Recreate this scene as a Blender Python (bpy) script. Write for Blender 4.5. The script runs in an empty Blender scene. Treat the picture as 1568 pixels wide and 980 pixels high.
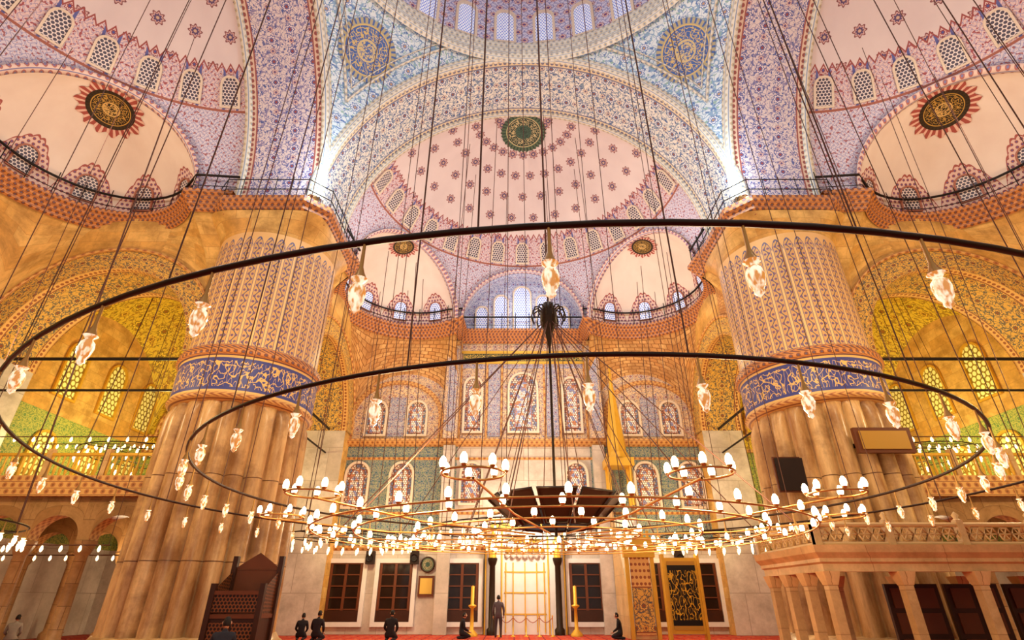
import bpy, bmesh, math, random
from math import sin,cos,pi,sqrt,radians,atan2,floor
from mathutils import Matrix, Vector
random.seed(4)
sc=bpy.context.scene
try:
    sc.view_settings.view_transform='Standard'
    sc.view_settings.look='None'
    sc.view_settings.exposure=0.0
except Exception as e: print(e)

# ------------------------------------------------------------ colours / node lib
def lin(c):
    c=c/255.0
    return c/12.92 if c<=0.04045 else ((c+0.055)/1.055)**2.4
def C(r,g,b): return (lin(r),lin(g),lin(b),1.0)
class S:
    def __init__(s,b,x): s.b=b; s.x=x
    def __add__(s,o): return s.b.m('ADD',s,o)
    def __radd__(s,o): return s.b.m('ADD',o,s)
    def __sub__(s,o): return s.b.m('SUBTRACT',s,o)
    def __rsub__(s,o): return s.b.m('SUBTRACT',o,s)
    def __mul__(s,o): return s.b.m('MULTIPLY',s,o)
    def __rmul__(s,o): return s.b.m('MULTIPLY',o,s)
    def __truediv__(s,o): return s.b.m('DIVIDE',s,o)
    def lt(s,o): return s.b.m('LESS_THAN',s,o)
    def gt(s,o): return s.b.m('GREATER_THAN',s,o)
class Bd:
    def __init__(s,name):
        s.mat=bpy.data.materials.new(name); s.mat.use_nodes=True
        s.nt=s.mat.node_tree; s.bsdf=s.nt.nodes['Principled BSDF']; s._uv=None
    def put(s,inp,a):
        if isinstance(a,S): a=a.x
        if hasattr(a,'is_output') : s.nt.links.new(a,inp)
        else: inp.default_value=a
    def m(s,op,*a):
        n=s.nt.nodes.new('ShaderNodeMath'); n.operation=op
        for i,x in enumerate(a): s.put(n.inputs[i],x)
        return S(s,n.outputs[0])
    def uv(s):
        if s._uv is None:
            t=s.nt.nodes.new('ShaderNodeTexCoord'); q=s.nt.nodes.new('ShaderNodeSeparateXYZ')
            s.nt.links.new(t.outputs['UV'],q.inputs[0]); s._uv=(S(s,q.outputs[0]),S(s,q.outputs[1]))
        return s._uv
    def obj(s):
        t=s.nt.nodes.new('ShaderNodeTexCoord'); q=s.nt.nodes.new('ShaderNodeSeparateXYZ')
        s.nt.links.new(t.outputs['Object'],q.inputs[0]); return [S(s,q.outputs[i]) for i in range(3)]
    def comb(s,x,y,z=0.0):
        n=s.nt.nodes.new('ShaderNodeCombineXYZ')
        for i,a in enumerate((x,y,z)): s.put(n.inputs[i],a)
        return S(s,n.outputs[0])
    def noise(s,vec,scale=1.0,detail=2.0,rough=0.5):
        n=s.nt.nodes.new('ShaderNodeTexNoise'); s.put(n.inputs['Vector'],vec)
        n.inputs['Scale'].default_value=scale; n.inputs['Detail'].default_value=detail
        n.inputs['Roughness'].default_value=rough
        return S(s,n.outputs[0])
    def mix(s,f,a,b):
        n=s.nt.nodes.new('ShaderNodeMix'); n.data_type='RGBA'
        s.put(n.inputs[0],f); s.put(n.inputs[6],a); s.put(n.inputs[7],b)
        return S(s,n.outputs[2])
    def ramp(s,v,a,b):
        n=s.nt.nodes.new('ShaderNodeMapRange'); s.put(n.inputs[0],v); n.inputs[1].default_value=a; n.inputs[2].default_value=b
        return S(s,n.outputs[0])
    def cell(s,u,v,su,sv,stag=True):
        a=u/su; c=v/sv
        if stag: a=a+s.m('FLOORED_MODULO',s.m('FLOOR',c),2.0)*0.5
        x=(s.m('FRACT',a)-0.5)*su; y=(s.m('FRACT',c)-0.5)*sv
        return x,y
    def polar(s,x,y):
        return s.m('SQRT',x*x+y*y), s.m('ARCTAN2',y,x)
    def done(s,col,rough=0.6,metal=0.0,emi=None,es=0.0,bump=None,bs=0.3,bd=0.05,spec=0.3):
        s.put(s.bsdf.inputs['Base Color'],col); s.bsdf.inputs['Roughness'].default_value=rough
        s.bsdf.inputs['Metallic'].default_value=metal
        s.bsdf.inputs['Specular IOR Level'].default_value=spec
        if emi is not None:
            s.put(s.bsdf.inputs['Emission Color'],emi); s.bsdf.inputs['Emission Strength'].default_value=es
        if bump is not None:
            n=s.nt.nodes.new('ShaderNodeBump'); s.put(n.inputs['Height'],bump); n.inputs['Strength'].default_value=bs
            n.inputs['Distance'].default_value=bd; s.nt.links.new(n.outputs[0],s.bsdf.inputs['Normal'])
        return s.mat

def plain(name,c,rough=0.5,metal=0.0,es=0.0,var=0.12,scale=3.0):
    b=Bd(name); x,y,z=b.obj(); n=b.noise(b.comb(x,y,z),scale,3)
    c2=tuple(max(0,k*(1-2.2*var)) for k in c[:3])+(1,)
    return b.done(b.mix(n,c2,c),rough,metal,c if es>0 else None,es)
def dk(c,k=.7): return tuple(x*k for x in c[:3])+(1,)

def rosette(b,col,u,v,su,sv,R,cA,cB,cC,pet=8,stag=True,amp=0.18,xs=None):
    x,y=b.cell(u,v,su,sv,stag)
    if xs is not None: x=x*xs
    r,th=b.polar(x,y)
    k=b.m('COSINE',th*float(pet))*amp+1.0
    q=r/(k*R)
    col=b.mix(q.lt(1.0),col,cA)
    col=b.mix(q.lt(0.8),col,cB)
    col=b.mix(q.lt(0.55),col,cA)
    col=b.mix(q.lt(0.3),col,cC)
    return col
def vines(b,col,u,v,s,cl,w=0.16):
    a=b.m('SINE',u*(2*pi/s)+b.m('SINE',v*(2*pi/s))*1.3)
    c=b.m('SINE',v*(2*pi/s)+b.m('SINE',u*(2*pi/s)+1.0)*1.3)
    col=b.mix(b.m('ABSOLUTE',a).lt(w),col,cl)
    col=b.mix(b.m('ABSOLUTE',c).lt(w),col,cl)
    return col
def leaves(b,col,u,v,scale,cl,th=0.62):
    n=b.noise(b.comb(u,v,0.0),scale,1.0)
    return b.mix(n.gt(th),col,cl)
def scrolls(b,col,u,v,scale,cl,th=0.03,z=0.0):
    n=b.noise(b.comb(u,v,z),scale,1.0)
    return b.mix(b.m('ABSOLUTE',n-0.5).lt(th),col,cl)
def floral(name,bg,cA,cB,cC,s=1.0,vine=None,rough=0.55,leaf=None,vw=0.1,edge=None,k=.74):
    b=Bd(name); u,v=b.uv()
    vine=dk(vine or cC,k); leaf=dk(leaf or cB,k); cA=dk(cA,k); cB=dk(cB,k); cC=dk(cC,k)
    nz=b.noise(b.comb(u,v,0.0),0.5,2)
    base=b.mix(nz,bg,tuple(q*0.78 for q in bg[:3])+(1,))
    wu=u+(b.noise(b.comb(u,v,3.0),1.3/s,1)-0.5)*(0.5*s); wv=v+(b.noise(b.comb(u,v,9.0),1.3/s,1)-0.5)*(0.5*s)
    col=scrolls(b,base,u,v,3.2/s,vine,0.028,4.0)
    col=vines(b,col,wu,wv,s*0.75,vine,vw)
    col=leaves(b,col,u,v,7.0/s,leaf,0.62)
    col=leaves(b,col,u+31.0,v,6.0/s,cA,0.65)
    col=rosette(b,col,u,v,s,s,s*0.23,cA,bg,cB,8)
    col=rosette(b,col,u+s*0.5,v,s,s,s*0.13,cB,bg,cA,6)
    if edge:
        lo,hi,w,ce,cd=edge
        d=b.m('MINIMUM',v-lo,hi-v)
        col=b.mix(d.lt(w),col,ce)
        x,y=b.cell(u,d,w*0.7,w,False); r,t=b.polar(x,y)
        dots=r.lt(w*0.24)*d.lt(w)
        col=b.mix(dots,col,cd)
        col=b.mix(b.m('ABSOLUTE',d-w).lt(w*0.1),col,cd)
    return b.done(col,rough)

BLUE=C(66,88,162); RED=C(170,70,56)
M={}
M['soffit']=floral('great_arch_paint',C(238,234,224),C(92,122,178),C(166,110,86),C(164,142,104),1.0,vine=C(146,166,190),leaf=C(96,118,166),edge=(0.0,3.5,0.36,C(226,208,172),C(120,120,146)))
M['soffit_side']=floral('side_arch_paint',C(232,218,216),C(94,110,178),C(172,94,92),C(160,110,104),0.9,vine=C(166,156,196),leaf=C(120,124,184),edge=(0.0,3.5,0.36,C(222,194,170),C(156,90,84)))
def m_pend():
    b=Bd('pendentive_paint'); u,v=b.uv()
    col=b.mix(b.noise(b.comb(u,v,0.0),0.4,2),C(232,240,242),C(204,220,230))
    wu=u+(b.noise(b.comb(u,v,3.0),1.5,1)-0.5)*0.5
    col=scrolls(b,col,u,v,3.0,C(134,168,200),0.035)
    col=vines(b,col,wu,v,0.8,C(146,176,206),0.10)
    col=leaves(b,col,u,v,6.5,C(98,130,184),0.62)
    col=leaves(b,col,u+20.0,v,6.0,C(150,184,176),0.64)
    col=rosette(b,col,u,v,1.0,1.0,0.19,C(94,124,182),C(234,238,238),C(190,156,122))
    return b.done(col,0.6)
M['pend']=m_pend()
def m_trim(name,a,bc,c,per=0.3):
    b=Bd(name); u,v=b.uv()
    x,y=b.cell(u,v,per,per*0.8,True); r,t=b.polar(x,y)
    col=b.mix(b.noise(b.comb(u,v,0.0),1.0,2),a,tuple(k*.8 for k in a[:3])+(1,))
    col=b.mix(r.lt(per*0.3),col,bc)
    col=b.mix(r.lt(per*0.14),col,c)
    col=b.mix(b.m('ABSOLUTE',y).gt(per*0.36),col,c)
    return b.done(col,0.5)
M['trim']=m_trim('arch_moulding',C(238,232,216),C(206,192,160),C(136,154,180),0.3)
M['trimred']=m_trim('semi_dome_arch_band',C(226,198,186),C(168,104,100),C(116,116,162),0.3)
M['cornice']=m_trim('cornice_muqarnas',C(212,142,80),C(136,78,46),C(98,84,104),0.26)
M['cornice2']=m_trim('gold_cornice',C(224,172,100),C(182,120,70),C(142,88,56),0.3)

def m_semi():
    b=Bd('semi_dome_paint'); u,v=b.uv()
    cs=b.m('COSINE',v*(pi/180))
    col=b.mix(b.noise(b.comb(u,v,0.0),0.08,4),C(234,220,216),C(206,188,188))
    x,y=b.cell(u+6.5,v,13.0,8.5,True); x=x*cs
    r,th=b.polar(x,y)
    q=r/(b.m('COSINE',th*8.0)*0.28+1.6)
    col=b.mix(q.lt(1.0),col,C(130,74,78)); col=b.mix(q.lt(0.8),col,C(206,168,162)); col=b.mix(q.lt(0.58),col,C(94,74,112)); col=b.mix(q.lt(0.25),col,C(206,174,148))
    tri=b.m('ABSOLUTE',b.m('FRACT',u/3.0)-0.5)*2.0
    edge=tri*2.2+38.0
    band=v.lt(edge)
    bc=b.mix(0.0,C(222,196,192),C(222,196,192))
    bc=vines(b,bc,u,v,2.4,C(134,126,174),0.18)
    bc=leaves(b,bc,u,v,1.2,C(160,84,88),0.60)
    x3=(b.m('FRACT',u/12.0)-0.5)*12.0
    col2=b.m('ABSOLUTE',b.m('ABSOLUTE',x3)-3.9).lt(0.4)
    bc=b.mix(col2,bc,C(96,100,158))
    bc=rosette(b,bc,u+6.0,v,12.0,4.5,1.2,C(150,64,64),C(228,206,200),C(80,90,150),8,False)
    bc=b.mix(v.gt(edge-0.7),bc,C(156,80,76))
    col=b.mix(band,col,bc)
    lc=vines(b,C(212,200,208),u,v,2.2,C(122,126,176),0.2)
    lc=leaves(b,lc,u,v,1.2,C(160,98,102),0.61)
    col=b.mix(v.lt(27.0),col,lc)
    col=b.mix(b.m('ABSOLUTE',v-27.0).lt(0.35),col,C(160,96,80))
    return b.done(col,0.6)
M['semi']=m_semi()
def m_exe():
    b=Bd('exedra_paint'); u,v=b.uv()
    bg=b.mix(b.noise(b.comb(u,v,0.0),0.06,4),C(238,222,206),C(216,192,176))
    tri=b.m('ABSOLUTE',b.m('FRACT',u/33.75)-0.5)*2.0
    it=1.0-tri
    sc_=b.m('ABSOLUTE',b.m('SINE',u*0.75))*1.6
    edge=31.0-it*it*26.0+sc_
    col=b.mix(v.lt(edge),bg,C(162,84,76))
    x,y=b.cell(u,v,3.0,3.0,True); r,t=b.polar(x,y)
    bc=b.mix(r.lt(0.95),C(220,190,176),C(154,78,74)); bc=b.mix(r.lt(0.45),bc,C(92,92,146))
    col=b.mix(v.lt(edge-1.4),col,bc)
    return b.done(col,0.6)
M['exe']=m_exe()
def m_drum():
    b=Bd('dome_drum_paint'); u,v=b.uv()
    col=vines(b,C(212,208,226),u,v,0.6,C(100,108,176),0.22)
    col=rosette(b,col,u,v,0.7,0.7,0.2,RED,C(230,222,222),BLUE)
    return b.done(col,0.6)
M['drum']=m_drum()
def m_stone(name,c1,c2,cj,bw,bh,ms=0.012,rough=0.5,bump=0.4,ns=0.6,dkk=0.55):
    b=Bd(name); u,v=b.uv()
    n=b.nt.nodes.new('ShaderNodeTexBrick'); b.put(n.inputs['Vector'],b.comb(u,v,0.0))
    n.inputs['Color1'].default_value=c1; n.inputs['Color2'].default_value=c2; n.inputs['Mortar'].default_value=cj
    n.inputs['Scale'].default_value=1.0; n.inputs['Brick Width'].default_value=bw; n.inputs['Row Height'].default_value=bh
    n.inputs['Mortar Size'].default_value=ms
    nz=b.noise(b.comb(u,v,0.0),ns,8,0.72)
    f=b.ramp(nz,0.38,0.62)
    col=b.mix(f*0.85,S(b,n.outputs[0]),tuple(k*dkk for k in c2[:3])+(1,))
    return b.done(col,rough,bump=S(b,n.outputs[1])*-1.0,bs=bump,bd=0.03)
M['stone']=m_stone('golden_stone',C(236,192,112),C(222,166,82),C(190,136,70),1.4,0.55,0.008,ns=.9,dkk=.5)
M['muq']=m_stone('muqarnas_stone',C(232,184,116),C(204,142,76),C(136,82,40),0.5,0.42,0.03,bump=1.0,dkk=.6)
M['marble']=m_stone('wall_marble',C(226,214,200),C(204,188,170),C(150,130,110),1.6,1.9,0.012,0.3,dkk=.7)
M['tile']=floral('iznik_tile',C(166,166,136),C(66,98,140),C(78,132,118),C(150,90,66),0.5,vine=C(96,122,132),leaf=C(76,110,140))
M['tilegreen']=floral('green_gallery_tile',C(190,186,92),C(104,146,84),C(124,156,84),C(180,140,60),0.6,vine=C(132,154,84))
M['upper']=floral('painted_wall',C(234,202,160),C(130,124,162),C(190,116,86),C(172,126,100),0.7,vine=C(178,154,150),leaf=C(198,140,102))
M['bluepanel']=floral('blue_floral_panel',C(204,192,190),C(92,108,170),C(170,92,76),C(130,130,168),0.45,vine=C(124,134,182),leaf=C(100,116,174))
M['goldflor']=floral('gold_ornament',C(228,178,82),C(132,110,92),C(172,94,52),C(116,108,86),0.9,vine=C(142,122,92),leaf=C(104,106,108),edge=(0.0,2.4,0.28,C(220,172,100),C(150,84,50)),k=.66)
M['yellow']=floral('yellow_vault_paint',C(238,204,66),C(170,140,46),C(184,118,40),C(126,130,56),1.3,vine=C(200,162,58),leaf=C(196,146,48),k=.72)
M['lunette']=floral('lunette_paint',C(220,220,234),C(108,120,188),C(170,106,126),C(156,166,206),0.6,vine=C(162,172,212),leaf=C(130,138,198))

def m_lattice(name,bg,hole,s=0.16,rr=0.36,es=0.0,colour2=None,c3=None):
    b=Bd(name); u,v=b.uv()
    x,y=b.cell(u,v,s,s*0.87,True); r,t=b.polar(x,y)
    h=hole
    if colour2: h=b.mix(b.noise(b.comb(u,v,0.0),2.6,1).gt(0.52),hole,colour2)
    if c3: h=b.mix(b.noise(b.comb(u,v,7.0),4.0,1).gt(0.58),h,c3)
    col=b.mix(r.lt(s*rr),bg,h)
    return b.done(col,0.4,emi=col if es>0 else None,es=es)
M['lat']=m_lattice('window_lattice_plaster',C(232,218,210),C(80,72,86),0.16,0.40)
M['latblue']=m_lattice('window_lattice_bright',C(242,244,254),C(130,146,206),0.16,0.38,es=0.25)
M['latwall']=m_lattice('window_stained_lattice',C(110,76,54),C(226,208,190),0.17,0.4,colour2=C(104,126,166),c3=C(180,100,70))
M['stain']=m_lattice('window_stained_centre',C(128,96,76),C(244,236,226),0.13,0.4,es=.1,colour2=C(126,148,200),c3=C(204,130,84))
M['latgreen']=m_lattice('window_gallery_lattice',C(140,116,40),C(240,232,150),0.3,0.4,es=.1)
M['wframe']=plain('window_frame_paint',C(230,210,186),0.5,var=0.05)
M['wframered']=plain('window_frame_red',C(176,112,90),0.5,var=0.1)

def m_pillar():
    b=Bd('pillar_marble'); u,v=b.uv()
    n=b.noise(b.comb(u*1.2,v*0.16,0.0),1.0,8,0.72); n2=b.noise(b.comb(u*0.5,v*0.4,5.0),1.0,6,.65)
    col=b.mix(b.ramp(n,0.38,0.62),C(160,112,64),C(236,196,134))
    col=b.mix(b.ramp(n2,0.48,0.62)*0.75,col,C(126,84,50))
    j=b.m('FRACT',v/2.65).lt(0.012)
    col=b.mix(j,col,C(106,68,42))
    return b.done(col,0.3,bump=n,bs=0.2)
M['pillar']=m_pillar()
def m_ptile():
    b=Bd('pillar_painted_stripes'); u,v=b.uv()
    P=2*pi*2.5/36
    x,y=b.cell(u,v,P,0.5,False)
    ax=b.m('ABSOLUTE',x)
    col=b.mix(b.noise(b.comb(u,v,0.0),0.5,4),C(226,182,118),C(196,146,88))
    w=b.m('SINE',v*(2*pi/0.5))*0.06
    col=b.mix(b.m('ABSOLUTE',x-w).lt(0.02),col,C(78,86,110))
    r,t=b.polar(ax-0.075,b.m('ABSOLUTE',y)-0.12)
    col=b.mix(r.lt(0.052),col,C(84,96,142))
    col=b.mix(r.lt(0.022),col,C(180,88,54))
    col=b.mix(ax.gt(P*0.35),col,C(98,96,128))
    col=b.mix(ax.gt(P*0.40),col,C(236,194,130))
    top=5.4-ax*ax*10.0
    col=b.mix(v.gt(top-0.25),col,C(100,96,128))
    col=b.mix(v.gt(top-0.18),col,C(226,180,116))
    return b.done(col,0.45)
M['ptile']=m_ptile()
def m_calli(name,bg,ink,sx=1.6,sy=1.0,v0=None,v1=None,th=0.035,border=None):
    b=Bd(name); u,v=b.uv()
    n=b.noise(b.comb(u*sx,v*sy,0.0),1.6,0.6,0.5)
    n2=b.noise(b.comb(u*sx*2.2+7.0,v*sy*0.8,3.0),1.6,0.5,0.5)
    st=b.m('MAXIMUM',b.m('ABSOLUTE',n-0.5).lt(th),b.m('ABSOLUTE',n2-0.52).lt(th*0.8))
    if v0 is not None:
        ins=v.gt(v0+0.14*(v1-v0))*v.lt(v1-0.14*(v1-v0)); st=st*ins
    col=b.mix(st,bg,ink)
    if v0 is not None:
        e=b.m('MAXIMUM',v.lt(v0+0.06*(v1-v0)),v.gt(v1-0.06*(v1-v0)))
        col=b.mix(e,col,border or ink)
    return b.done(col,0.45)
M['callip']=m_calli('calligraphy_band_blue',C(70,74,138),C(228,188,114),2.2,2.2,0.0,1.4,0.026)
M['callig']=m_calli('calligraphy_band_green',C(46,62,40),C(214,176,80),4.0,4.0,0.0,0.6,0.035)
M['callib']=m_calli('calligraphy_panel_black',C(14,10,6),C(216,166,40),3.0,2.0,0.0,2.8,0.022,C(180,134,50))
def m_medal(name,field,ink,outer,centre):
    b=Bd(name); x,y=b.uv(); r,th=b.polar(x,y)
    n=b.noise(b.comb(x*5.0,y*5.0,0.0),1.7,0.6); n2=b.noise(b.comb(x*5.4,y*5.4,2.0),1.5,1.0)
    st=b.m('ABSOLUTE',n-0.5).lt(0.045)*r.gt(0.38)*r.lt(0.72)
    st=b.m('MAXIMUM',st,b.m('ABSOLUTE',b.m('SINE',th*8.0)).lt(0.09)*r.gt(0.36)*r.lt(0.76))
    col=b.mix(st,field,ink)
    col=b.mix(r.lt(0.36),col,centre)
    col=b.mix(r.lt(0.3)*b.m('ABSOLUTE',n2-0.5).lt(0.05),col,field)
    col=b.mix(r.gt(0.77),col,ink); col=b.mix(r.gt(0.81),col,outer)
    col=b.mix(r.gt(0.84)*b.m('SINE',th*36.0).gt(0.3),col,field)
    return b.done(col,0.5)
M['medblue']=m_medal('medallion_blue',C(72,102,164),C(212,184,116),C(176,166,132),C(206,186,136))
M['medblack']=m_medal('medallion_black',C(40,30,18),C(186,142,64),C(54,40,24),C(206,166,96))
M['medgreen']=m_medal('medallion_green',C(40,58,46),C(196,180,130),C(80,100,74),C(60,88,70))
def m_crown():
    b=Bd('medallion_crown_paint'); x,y=b.uv(); r,th=b.polar(x,y)
    col=b.mix(b.m('SINE',th*28.0).gt(0.3),C(160,76,66),C(222,180,160))
    return b.done(col,.6)
M['crown']=m_crown()
def m_carpet():
    b=Bd('red_carpet'); u,v=b.uv()
    col=b.mix(b.noise(b.comb(u,v,0.0),30.0,2),C(196,52,30),C(160,34,22))
    x,y=b.cell(u,v,0.7,1.2,False)
    col=b.mix(b.m('ABSOLUTE',y).gt(0.55),col,C(224,150,90))
    ax=b.m('ABSOLUTE',x)
    col=b.mix(ax.gt(0.32),col,C(120,30,40))
    r,t=b.polar(x,y); col=b.mix(r.lt(0.12),col,C(60,60,100)); col=b.mix(r.lt(0.07),col,C(224,150,90))
    return b.done(col,0.9)
M['carpet']=m_carpet()
M['wood']=plain('dark_walnut',C(66,34,20),0.4,var=0.2); M['wood2']=plain('door_wood',C(110,58,32),0.4,var=0.15)
M['glassdark']=plain('door_glass',C(46,30,24),0.1,var=.3,scale=1.5)
M['iron']=plain('black_iron',C(34,26,24),0.5,0.4); M['cable']=plain('cable_steel',C(96,58,46),0.6)
M['bronze']=plain('dark_bronze',C(50,34,22),0.4,0.5); M['brass']=plain('brass',C(200,150,80),0.3,0.4)
M['goldm']=plain('gilding',C(230,178,62),0.35,0.25); M['whitem']=plain('white_marble',C(232,226,218),0.3,var=0.08)
M['platform']=m_stone('platform_marble',C(232,192,134),C(212,168,108),C(164,120,76),1.8,0.9,0.008,0.35,dkk=.6)
M['arcade']=m_stone('arcade_marble',C(190,146,94),C(166,120,72),C(112,76,46),1.2,0.7,0.01,0.4,dkk=.5)
M['bulb']=plain('lit_lamp_glass',(1.0,0.80,0.46,1),0.3,es=9.0,var=0.0)
M['smallbulb']=plain('small_lit_lamp',(1.0,0.76,0.40,1),0.3,es=4.0,var=0.0)
def m_glass():
    b=Bd('crystal_lamp_glass'); x,y,z=b.obj(); n=b.noise(b.comb(x*40.0,y*40.0,z*16.0),1.0,2)
    col=b.mix(b.ramp(n,0.42,0.58),C(200,134,62),C(255,244,212))
    return b.done(col,0.08,emi=col,es=0.8,spec=0.8)
M['glass']=m_glass()
M['dark']=plain('dark_recess',C(44,28,20),0.8)

# ------------------------------------------------------------ mesh builder
class MB:
    def __init__(s): s.v=[];s.f=[];s.uv=[];s.m=[];s.mats=[];s.sm=[]
    def mi(s,m):
        if m not in s.mats: s.mats.append(m)
        return s.mats.index(m)
    def add(s,vs,fs,uvs,mat,sm=False):
        o=len(s.v); s.v.extend([tuple(p) for p in vs]); k=s.mi(mat)
        for i,f in enumerate(fs):
            s.f.append([o+j for j in f]); s.m.append(k); s.sm.append(sm)
            s.uv.append(uvs[i])
    def grid(s,fn,us,vs,mat,uvf=None,sm=True):
        P=[];Q=[]
        for a in us:
            for b in vs:
                P.append(fn(a,b)); Q.append(uvf(a,b) if uvf else (a,b))
        n=len(vs);F=[];U=[]
        for i in range(len(us)-1):
            for j in range(n-1):
                q=[i*n+j,(i+1)*n+j,(i+1)*n+j+1,i*n+j+1]; F.append(q); U.append([Q[k] for k in q])
        s.add(P,F,U,mat,sm)
    def quad(s,p,mat,w=None,h=None):
        w=w or (Vector(p[1])-Vector(p[0])).length; h=h or (Vector(p[3])-Vector(p[0])).length
        s.add(p,[[0,1,2,3]],[[(0,0),(w,0),(w,h),(0,h)]],mat)
    def box(s,x0,x1,y0,y1,z0,z1,mat,T=None):
        P=[(x,y,z) for x in (x0,x1) for y in (y0,y1) for z in (z0,z1)]
        F=[[0,1,3,2],[4,6,7,5],[0,4,5,1],[2,3,7,6],[0,2,6,4],[1,5,7,3]]
        U=[]
        for i,f in enumerate(F):
            ax=i//2
            U.append([((P[k][1],P[k][2]) if ax==0 else (P[k][0],P[k][2]) if ax==1 else (P[k][0],P[k][1])) for k in f])
        if T: P=[T(*p) for p in P]
        s.add(P,F,U,mat)
    def lathe(s,prof,c,mat,seg=12,sm=True,T=None):
        def fn(a,k):
            r,z=prof[int(k)]; p=(c[0]+r*cos(a),c[1]+r*sin(a),c[2]+z)
            return T(*p) if T else p
        s.grid(fn,[2*pi*i/seg for i in range(seg+1)],list(range(len(prof))),mat,lambda a,k:(a*max(.2,prof[int(k)][0]),prof[int(k)][1]),sm)
    def tube(s,path,r,mat,seg=6,closed=False):
        n=len(path); R=[]
        for i in range(n):
            p=Vector(path[i]); a=Vector(path[(i-1)%n] if (closed or i>0) else path[i]); b=Vector(path[(i+1)%n] if (closed or i<n-1) else path[i])
            d=(b-a).normalized(); up=Vector((0,0,1)) if abs(d.z)<0.95 else Vector((1,0,0))
            x=d.cross(up).normalized(); y=x.cross(d)
            rr=r[i] if isinstance(r,(list,tuple)) else r
            R.append([tuple(p+x*rr*cos(2*pi*k/seg)+y*rr*sin(2*pi*k/seg)) for k in range(seg)])
        P=[q for ring in R for q in ring];F=[];U=[]
        for i in range(n if closed else n-1):
            for k in range(seg):
                j=(i+1)%n; q=[i*seg+k,j*seg+k,j*seg+(k+1)%seg,i*seg+(k+1)%seg]; F.append(q)
                U.append([(i*.3,k*.1),(i*.3+.3,k*.1),(i*.3+.3,k*.1+.1),(i*.3,k*.1+.1)])
        s.add(P,F,U,mat,True)
    def sweep(s,path,prof,mat,closed=False):
        n=len(path); N=[]
        for i in range(n):
            a=path[(i-1)%n] if (closed or i>0) else path[i]; b=path[(i+1)%n] if (closed or i<n-1) else path[i]
            p=path[i]
            d1=Vector((p[0]-a[0],p[1]-a[1])); d2=Vector((b[0]-p[0],b[1]-p[1]))
            if d1.length<1e-6:d1=d2
            if d2.length<1e-6:d2=d1
            d1.normalize();d2.normalize(); n1=Vector((d1.y,-d1.x)); n2=Vector((d2.y,-d2.x))
            m=(n1+n2)
            if m.length<1e-3: m=n1
            m.normalize(); k=1/max(0.5,m.dot(n1)); N.append(m*k)
        L=[0]
        for i in range(1,n+1): 
            L.append(L[-1]+(Vector(path[i%n])-Vector(path[i-1])).length)
        idx=list(range(n+1)) if closed else list(range(n))
        pl=[0]
        for i in range(1,len(prof)): pl.append(pl[-1]+math.hypot(prof[i][0]-prof[i-1][0],prof[i][1]-prof[i-1][1]))
        s.grid(lambda i,j:(path[i%n][0]+N[i%n].x*prof[j][0],path[i%n][1]+N[i%n].y*prof[j][0],prof[j][1]),idx,list(range(len(prof))),mat,lambda i,j:(L[i],pl[j]),False)
    def build(s,name,Mx=None,cuts=(),parent=None):
        me=bpy.data.meshes.new(name); me.from_pydata(s.v,[],s.f)
        for m in s.mats: me.materials.append(m)
        ul=me.uv_layers.new(name='UVMap')
        data=[]
        for f in s.uv:
            for q in f: data.extend((q[0],q[1]))
        ul.data.foreach_set('uv',data)
        me.polygons.foreach_set('material_index',s.m); me.polygons.foreach_set('use_smooth',s.sm)
        if cuts:
            bm=bmesh.new(); bm.from_mesh(me)
            for co,no in cuts:
                bmesh.ops.bisect_plane(bm,geom=bm.verts[:]+bm.edges[:]+bm.faces[:],plane_co=co,plane_no=no,clear_outer=True,dist=1e-4)
            bm.to_mesh(me); bm.free()
        if Mx is not None: me.transform(Mx)
        me.validate(); me.update()
        o=bpy.data.objects.new(name,me); sc.collection.objects.link(o)
        if parent: o.parent=parent
        return o
def rng(a,b,n): return [a+(b-a)*i/n for i in range(n+1)]
def empty(name,loc=(0,0,0)):
    o=bpy.data.objects.new(name,None); o.location=loc; sc.collection.objects.link(o); o.empty_display_size=.3; return o

def arch_out(w,h,n=8):
    hs=h-w*0.62; pts=[(-w/2,0),(w/2,0),(w/2,hs)]
    for i in range(1,n+1):
        t=i/n; a=t*pi/2
        pts.append((w/2*cos(a)**0.9 if t<1 else 0,hs+w*0.62*(sin(a)**0.85)))
    pts+= [(-x,y) for x,y in pts[2:-1][::-1]]
    return pts
def window(mb,mp,w,h,mf,mpn,fw=0.12,dep=0.12,back=0.02,rect=False):
    if rect:
        O=[(-w/2,0),(w/2,0),(w/2,h),(-w/2,h)]; I=[(-w/2+fw,fw),(w/2-fw,fw),(w/2-fw,h-fw),(-w/2+fw,h-fw)]
    else:
        O=arch_out(w,h); I=[(x,y+fw) for x,y in arch_out(w-2*fw,h-2*fw)]
    n=len(O)
    P=[mp(x,y,0.0) for x,y in O]+[mp(x,y,dep) for x,y in O]+[mp(x,y,dep) for x,y in I]+[mp(x,y,back) for x,y in I]
    F=[];U=[]
    for k in range(3):
        for i in range(n):
            j=(i+1)%n; F.append([k*n+i,k*n+j,(k+1)*n+j,(k+1)*n+i]); U.append([(0,0),(.3,0),(.3,.1),(0,.1)])
    mb.add(P,F,U,mf)
    mb.add([mp(x,y,back) for x,y in I],[list(range(n))],[[(x,y) for x,y in I]],mpn)

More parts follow.
